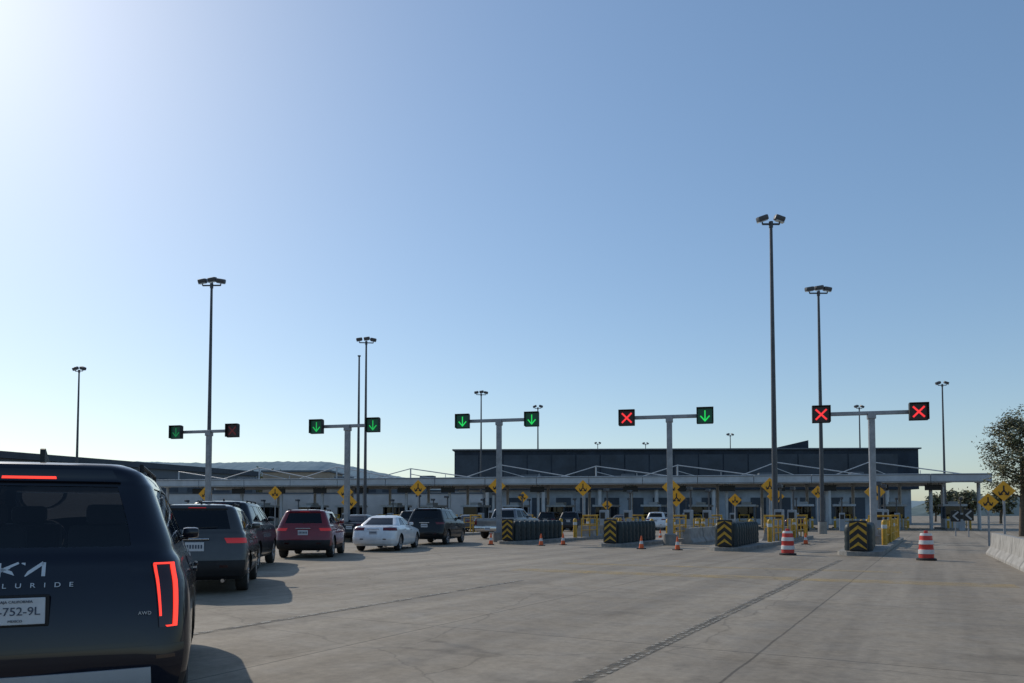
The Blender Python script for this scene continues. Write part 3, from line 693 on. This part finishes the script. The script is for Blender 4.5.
for i in range(nb*2+1):
    x=min(max(i*bay/2,.5),CL-.5)
    for yy in(1.6,10.5): 
        b=MB(); b.cyl((x,yy,0),(x,yy,4.83),.16,n=10); b.box((x,yy,4.6),(.5,.5,.25)); b.obj("column",M_wsteel,ct)
for i in range(nb):
    x=i*bay+.3+random.uniform(-.6,.9)*(i>0); b=MB(); zt=5.18; ap=6.6+random.uniform(-.15,.25)
    b.cyl((x,4,zt),(x,4,ap),.08,n=8)
    b.cyl((x,4,ap),(min(x+bay*.92,CL),1.5,zt),.055,n=6)
    b.cyl((x+bay*.45,2.75,zt),(x+bay*.45,2.75,zt+.62),.035,n=6)
    if i: b.cyl((x,4,ap),(x-bay*.45,2,zt),.05,n=6); b.cyl((x,4,ap-.6),(x+bay*.4,8,zt),.04,n=6)
    b.obj("roof_strut",M_wsteel,ct)
for i in range(7):
    b=MB(); b.box((6+i*12+random.uniform(-2,2),8,5.55),(random.uniform(1.2,2.4),1.4,.75),bev=.05); b.obj("roof_unit",M_bgrey,ct)
def make_booth():
    t=thing("inspection_booth","small pale inspection booth with glazed upper walls","inspection booth",group="inspection booths under the canopy")
    b=MB(); b.box((0,0,.6),(1.7,3,.9),bev=.03); b.obj("wall",M_wall,t)
    for x in(-.8,.8):
        for y in(-1.45,0,1.45): b=MB(); b.box((x,y,1.65),(.09,.09,1.2)); b.obj("window_frame",M_poled,t)
    for c_,s_ in(((0,-1.46,1.65),(1.5,.02,1.18)),((0,1.46,1.65),(1.5,.02,1.18)),((-.81,0,1.65),(.02,2.8,1.18)),((.81,0,1.65),(.02,2.8,1.18))):
        b=MB(); b.box(c_,s_); b.obj("window",M_glass,t)
    b=MB(); b.box((0,0,2.36),(2.1,3.5,.22),bev=.04); b.box((0,0,2.6),(.9,1.1,.28),bev=.03); b.obj("roof",M_fascia,t)
    b=MB(); b.box((0,0,.075),(2.2,9,.15),bev=.03); b.obj("plinth",M_concd,t); return t
booth=make_booth(); first=True; cn=Vector((-cd.y,cd.x,0)).normalized(); cu=cd.normalized()
NB=18; bb=CL/NB
for i in range(NB):
    p=CA+cu*(i*bb+bb*.5+random.uniform(-.5,.5))+cn*(4.0+random.uniform(-1.2,1.2))
    if first: booth.location=p; booth.rotation_euler=(0,0,-R(22)); first=False
    else: clone(booth,p,-R(22))
    fw=Vector((math.sin(R(22)),math.cos(R(22)),0)); sd_=Vector((math.cos(R(22)),-math.sin(R(22)),0))
    for o_ in(-1,1):
        q=p-fw*3.9+sd_*o_*.9
        clone(bo,(q.x,q.y,.15))
    q=p-fw*3.0; clone(gf,(q.x,q.y,.15),-R(22)); 
    q=p-fw*6.2+sd_*.6; clone(ra,(q.x,q.y,.0),-R(22))
    q=p-fw*(7.4+random.uniform(0,3))-sd_*.4; clone(cb_,(q.x,q.y,.0),-R(22))
def laneboard():
    t=thing("lane_board","small dark lane status board under canopy edge","lane board",group="lane status boards on the canopy edge")
    b=MB(); b.box((0,0,0),(1.5,.14,.55),bev=.02); b.obj("board",M_blk,t)
    for x in(-.5,.5): b=MB(); b.cyl((x,0,.2),(x,0,.6),.03,n=6); b.obj("hanger",M_poled,t)
    return t
lb_=laneboard(); first=True
for i in range(NB-1):
    p=CA+cu*(i*bb+bb)+cn*.9; p.z=4.05
    if first: lb_.location=p; lb_.rotation_euler=(0,0,crz); first=False
    else: clone(lb_,p,crz)
# ---------------------------------------------------------------- buildings
t=thing("terminal_building","long dark glazed terminal building behind the canopy","building",(-8.8,118,0),-R(2.5))
Lb=69.6
b=MB(); b.box((Lb/2,10.5,2.6),(Lb-1,19,5.2)); b.obj("lower_wall",M_mid,t)  # pale bluish wall colour stands in for light haze under the canopy
b=MB(); b.box((Lb/2,10,8.2),(Lb,21,6.0)); b.obj("wall",M_bdark,t)
b=MB(); b.box((Lb/2,9.9,11.3),(Lb+.6,21.6,.20)); b.obj("roof",M_bgrey,t)
for k in range(int(Lb/3.7)):
    b=MB(); b.box((1.9+k*3.7,-.53,8.2),(3.5,.05,4.6)); b.obj("window",M_bglass,t)
for k in range(int(Lb/3.7)):
    b=MB(); b.box((1.9+k*3.7,.97,2.4),(2.3,.05,3.2)); b.obj("window",M_bglass,t)
b=MB(); b.prism([(48.2,.5,11.4),(53.8,.5,11.4),(53.8,.5,12.7)],(0,8,0)); b.obj("roof_wedge",M_bdark,t)
for k in range(8): b=MB(); b.cyl((5+k*8.6,.2,0),(5+k*8.6,.2,5.2),.3,n=10); b.obj("column",M_wall,t)
t=thing("long_shed","long grey shed with low sloping roof","building",(-76,78,0),0)
a=Vector((0,0));e=Vector((26,72)); nrm=Vector((e.y,-e.x)).normalized()*-22
b=MB(); b.prism([(a.x,a.y,0),(e.x,e.y,0),(e.x+nrm.x,e.y+nrm.y,0),(a.x+nrm.x,a.y+nrm.y,0)],(0,0,8.9)); b.obj("wall",M_bgrey,t)
M_shroof=mat("shed_roof",(.07,.083,.10),.8,var=.15,scale=.3,spec=.2)
b=MB(); b.prism([(a.x+.6,a.y-.6,8.9),(e.x+.6,e.y+.6,8.9),(e.x+nrm.x,e.y+nrm.y,8.9),(a.x+nrm.x,a.y+nrm.y,8.9)],(0,0,.9)); b.obj("roof",M_shroof,t)
for k in range(12):
    f0=(k+.15)/12;f1=(k+.8)/12;off=-nrm.normalized()*.05; p0=a.lerp(e,f0)+off;p1=a.lerp(e,f1)+off
    b=MB(); b.prism([(p0.x,p0.y,4.8),(p1.x,p1.y,4.8),(p1.x,p1.y,7.4),(p0.x,p0.y,7.4)],(off.x*.5,off.y*.5,0)); b.obj("window",M_bglass,t)
def lowb(x,y,w_,h_,lab,mt):
    t=thing("low_building",lab,"building",(x,y,0),0)
    b=MB(); b.box((w_/2,6,h_/2),(w_,12,h_)); b.obj("wall",mt,t)
    b=MB(); b.box((w_/2,6,h_+.2),(w_+.6,12.6,.4)); b.obj("roof",M_bgrey,t)
    for k in range(int(w_/3.2)): b=MB(); b.box((1.8+k*3.2,-.03,h_-2.2),(1.8,.06,1.3)); b.obj("window",M_bglass,t)
lowb(-52,160,14,10.2,"low tan flat-roofed building below the hill",M_tan)
lowb(-36,170,16,8.6,"low grey flat-roofed building below the hill",M_bgrey)
lowb(-22,180,14,6.8,"low pale flat-roofed building below the hill",M_wall)
t=thing("screen_wall","pale long wall of the secondary inspection area","wall",(-52,104,0),0)
b=MB(); b.box((24,0,2.1),(48,.4,4.2)); b.obj("wall",M_wall,t)
b=MB(); b.box((24,0,4.3),(48.3,.6,.2)); b.obj("wall_cap",M_bgrey,t)

# ---------------------------------------------------------------- hills
def hill(name,x0,x1,y0,y1,hf,mt,nx=160,ny=14,rough=1.0):
    vs=[];fs=[]
    for j in range(ny+1):
        y=y0+(y1-y0)*j/ny
        for i in range(nx+1):
            x=x0+(x1-x0)*i/nx; e=math.sin(math.pi*min(1,j/ny*1.0))**.8
            vs.append((x,y,(hf(x)+noise.noise(Vector((x*.006,y*.001,0)))*6+rough*abs(noise.noise(Vector((x*.12,y*.12,3))))*4)*e-.5))
    for j in range(ny):
        for i in range(nx): a_=j*(nx+1)+i; fs.append((a_,a_+1,a_+nx+2,a_+nx+1))
    me=bpy.data.meshes.new(name); me.from_pydata(vs,[],fs); me.materials.append(mt)
    for p_ in me.polygons: p_.use_smooth=True
    o=bpy.data.objects.new(name,me); col.objects.link(o); o["kind"]="structure"; return o
M_hill=mat("hazy_hill",(.27,.345,.38),1.0,c2=(.215,.285,.32),scale=.05,spec=0)  # distance haze painted into the base colour as pale blue-grey
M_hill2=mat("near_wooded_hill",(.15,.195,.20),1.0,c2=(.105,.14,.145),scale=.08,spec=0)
def h1(x):
    px=512+x/1350*F
    return (min(1,max(0,540-px)/210)**.75*88 if px<540 else 0)+4
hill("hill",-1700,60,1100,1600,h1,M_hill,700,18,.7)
def h2(x):
    px=512+x/650*F
    return max(0,min(1,(470-px)/120))*28+max(0,min(1,(px-900)/60))*13+2
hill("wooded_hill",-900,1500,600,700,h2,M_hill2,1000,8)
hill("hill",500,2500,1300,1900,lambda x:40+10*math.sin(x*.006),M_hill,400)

# ---------------------------------------------------------------- trees
M_bark=mat("bark",(.09,.07,.05),.9,var=.3,scale=8)
M_leaf=mat("leaf",(.15,.145,.065),.7,var=.35,scale=1.2)
M_leaf2=mat("leaf_dark",(.09,.09,.05),.7,var=.3,scale=1.2)
def tree(x,y,H,Rr,label,n=2600,seed=1,ls=.14,sp=.17):
    rnd=random.Random(seed); t=thing("tree",label,"tree",(x,y,0))
    b=MB(); b.cyl((0,0,0),(.15,0,H*.4),.20,.14,10); b.cyl((.15,0,H*.4),(.1,.1,H*.80),.14,.04,8); tips=[]
    for k in range(18):
        a=k*2.4; f=k/17; z0=H*(.25+.55*f); ln=Rr*math.sin(math.pi*(.25+.6*f))*rnd.uniform(.85,1.1)
        p0=Vector((.15,0,z0)); p1=p0+Vector((math.cos(a)*ln*.6,math.sin(a)*ln*.6,ln*.30)); p2=p1+Vector((math.cos(a+.4)*ln*.4,math.sin(a+.4)*ln*.4,ln*.22))
        b.cyl(p0,p1,.06,.035,6); b.cyl(p1,p2,.035,.012,5); tips+=[p1,p2,p1.lerp(p2,.5),p0.lerp(p1,.6)]
        for q in range(3):
            p3=p1+Vector((rnd.uniform(-1,1),rnd.uniform(-1,1),rnd.uniform(-.2,1)))*ln*.35; b.cyl(p1,p3,.022,.008,4); tips.append(p3)
    tips.append(Vector((.1,.1,H*.85))); tips.append(Vector((0,0,H*.93)))
    b.obj("trunk",M_bark,t,smooth=40)
    bm=bmesh.new()
    for i in range(n):
        c=rnd.choice(tips); s_=Rr*sp*.6; p=c+Vector((rnd.gauss(0,s_),rnd.gauss(0,s_),rnd.gauss(0,s_*.8)))
        u=Vector((rnd.uniform(-1,1),rnd.uniform(-1,1),rnd.uniform(-1,1))).normalized(); v=u.orthogonal().normalized(); l=ls*rnd.uniform(.7,1.5)
        f=bm.faces.new([bm.verts.new(p+u*l),bm.verts.new(p+v*l*.55),bm.verts.new(p-u*l),bm.verts.new(p-v*l*.55)]); f.material_index=rnd.random()<.45
    me=bpy.data.meshes.new("crown"); bm.to_mesh(me); bm.free(); me.materials.append(M_leaf); me.materials.append(M_leaf2)
    o=bpy.data.objects.new("crown",me); col.objects.link(o); o.parent=t
tree(fx(1021,52),52,9.1,2.2,"olive-green leafy tree behind the barrier wall",12000,3,.085,.24)
tree(fx(1066,60),60,8.0,3.0,"olive-green leafy tree behind the barrier wall",6000,5,.11,.2)
for i,(px,d,h) in enumerate(((255,175,11.8),(272,178,12.0),(290,190,12.4),(322,190,10.5),(345,195,10.5),(390,190,9),(950,150,6.5),(968,140,6.2),(935,150,5.5),(1000,120,5.5))):
    tree(fx(px,d),d,h,h*.34,"distant small tree by the low buildings",900,10+i,.3,.3)

# ---------------------------------------------------------------- world, sun, camera
AZ=R(-42); EL=R(34)
w=bpy.data.worlds.new("World"); scene.world=w; w.use_nodes=True; nt=w.node_tree
sk=nt.nodes.new("ShaderNodeTexSky"); sk.sky_type='NISHITA'; sk.sun_disc=False; sk.sun_elevation=EL; sk.sun_rotation=AZ; sk.air_density=1.05; sk.dust_density=.62; sk.ozone_density=2.6; sk.altitude=0
gmm=nt.nodes.new("ShaderNodeGamma"); gmm.inputs[1].default_value=.74
hs=nt.nodes.new("ShaderNodeHueSaturation"); hs.inputs["Saturation"].default_value=1.14
mm=nt.nodes.new("ShaderNodeMix"); mm.data_type='RGBA'; mm.blend_type='MULTIPLY'; mm.inputs["Factor"].default_value=1; mm.inputs["B"].default_value=(1.10,1.19,1.26,1)
bg=nt.nodes["Background"]; bg.inputs["Strength"].default_value=.15
nt.links.new(sk.outputs[0],gmm.inputs[0]); nt.links.new(gmm.outputs[0],hs.inputs["Color"]); nt.links.new(hs.outputs[0],mm.inputs["A"]); nt.links.new(mm.outputs["Result"],bg.inputs[0])
sd=Vector((math.sin(AZ)*math.cos(EL),math.cos(AZ)*math.cos(EL),math.sin(EL)))
l=bpy.data.lights.new("sun",'SUN'); l.energy=2.8; l.angle=R(.5); l.color=(1,.91,.78)
lo=bpy.data.objects.new("sun",l); col.objects.link(lo); lo.rotation_euler=sd.to_track_quat('Z','Y').to_euler(); lo.location=(-30,40,40)
cam=bpy.data.cameras.new("camera"); co_=bpy.data.objects.new("camera",cam); col.objects.link(co_); scene.camera=co_
cam.sensor_width=36; cam.lens=27; cam.clip_end=12000; cam.clip_start=.05
pt=2.5; co_.location=(0,0,CH); co_.rotation_euler=(R(90+pt),0,0)
cam.shift_y=(HY-341.5-F*math.tan(R(pt)))/1024
scene.view_settings.view_transform='Standard'; scene.view_settings.look='None'; scene.view_settings.exposure=0
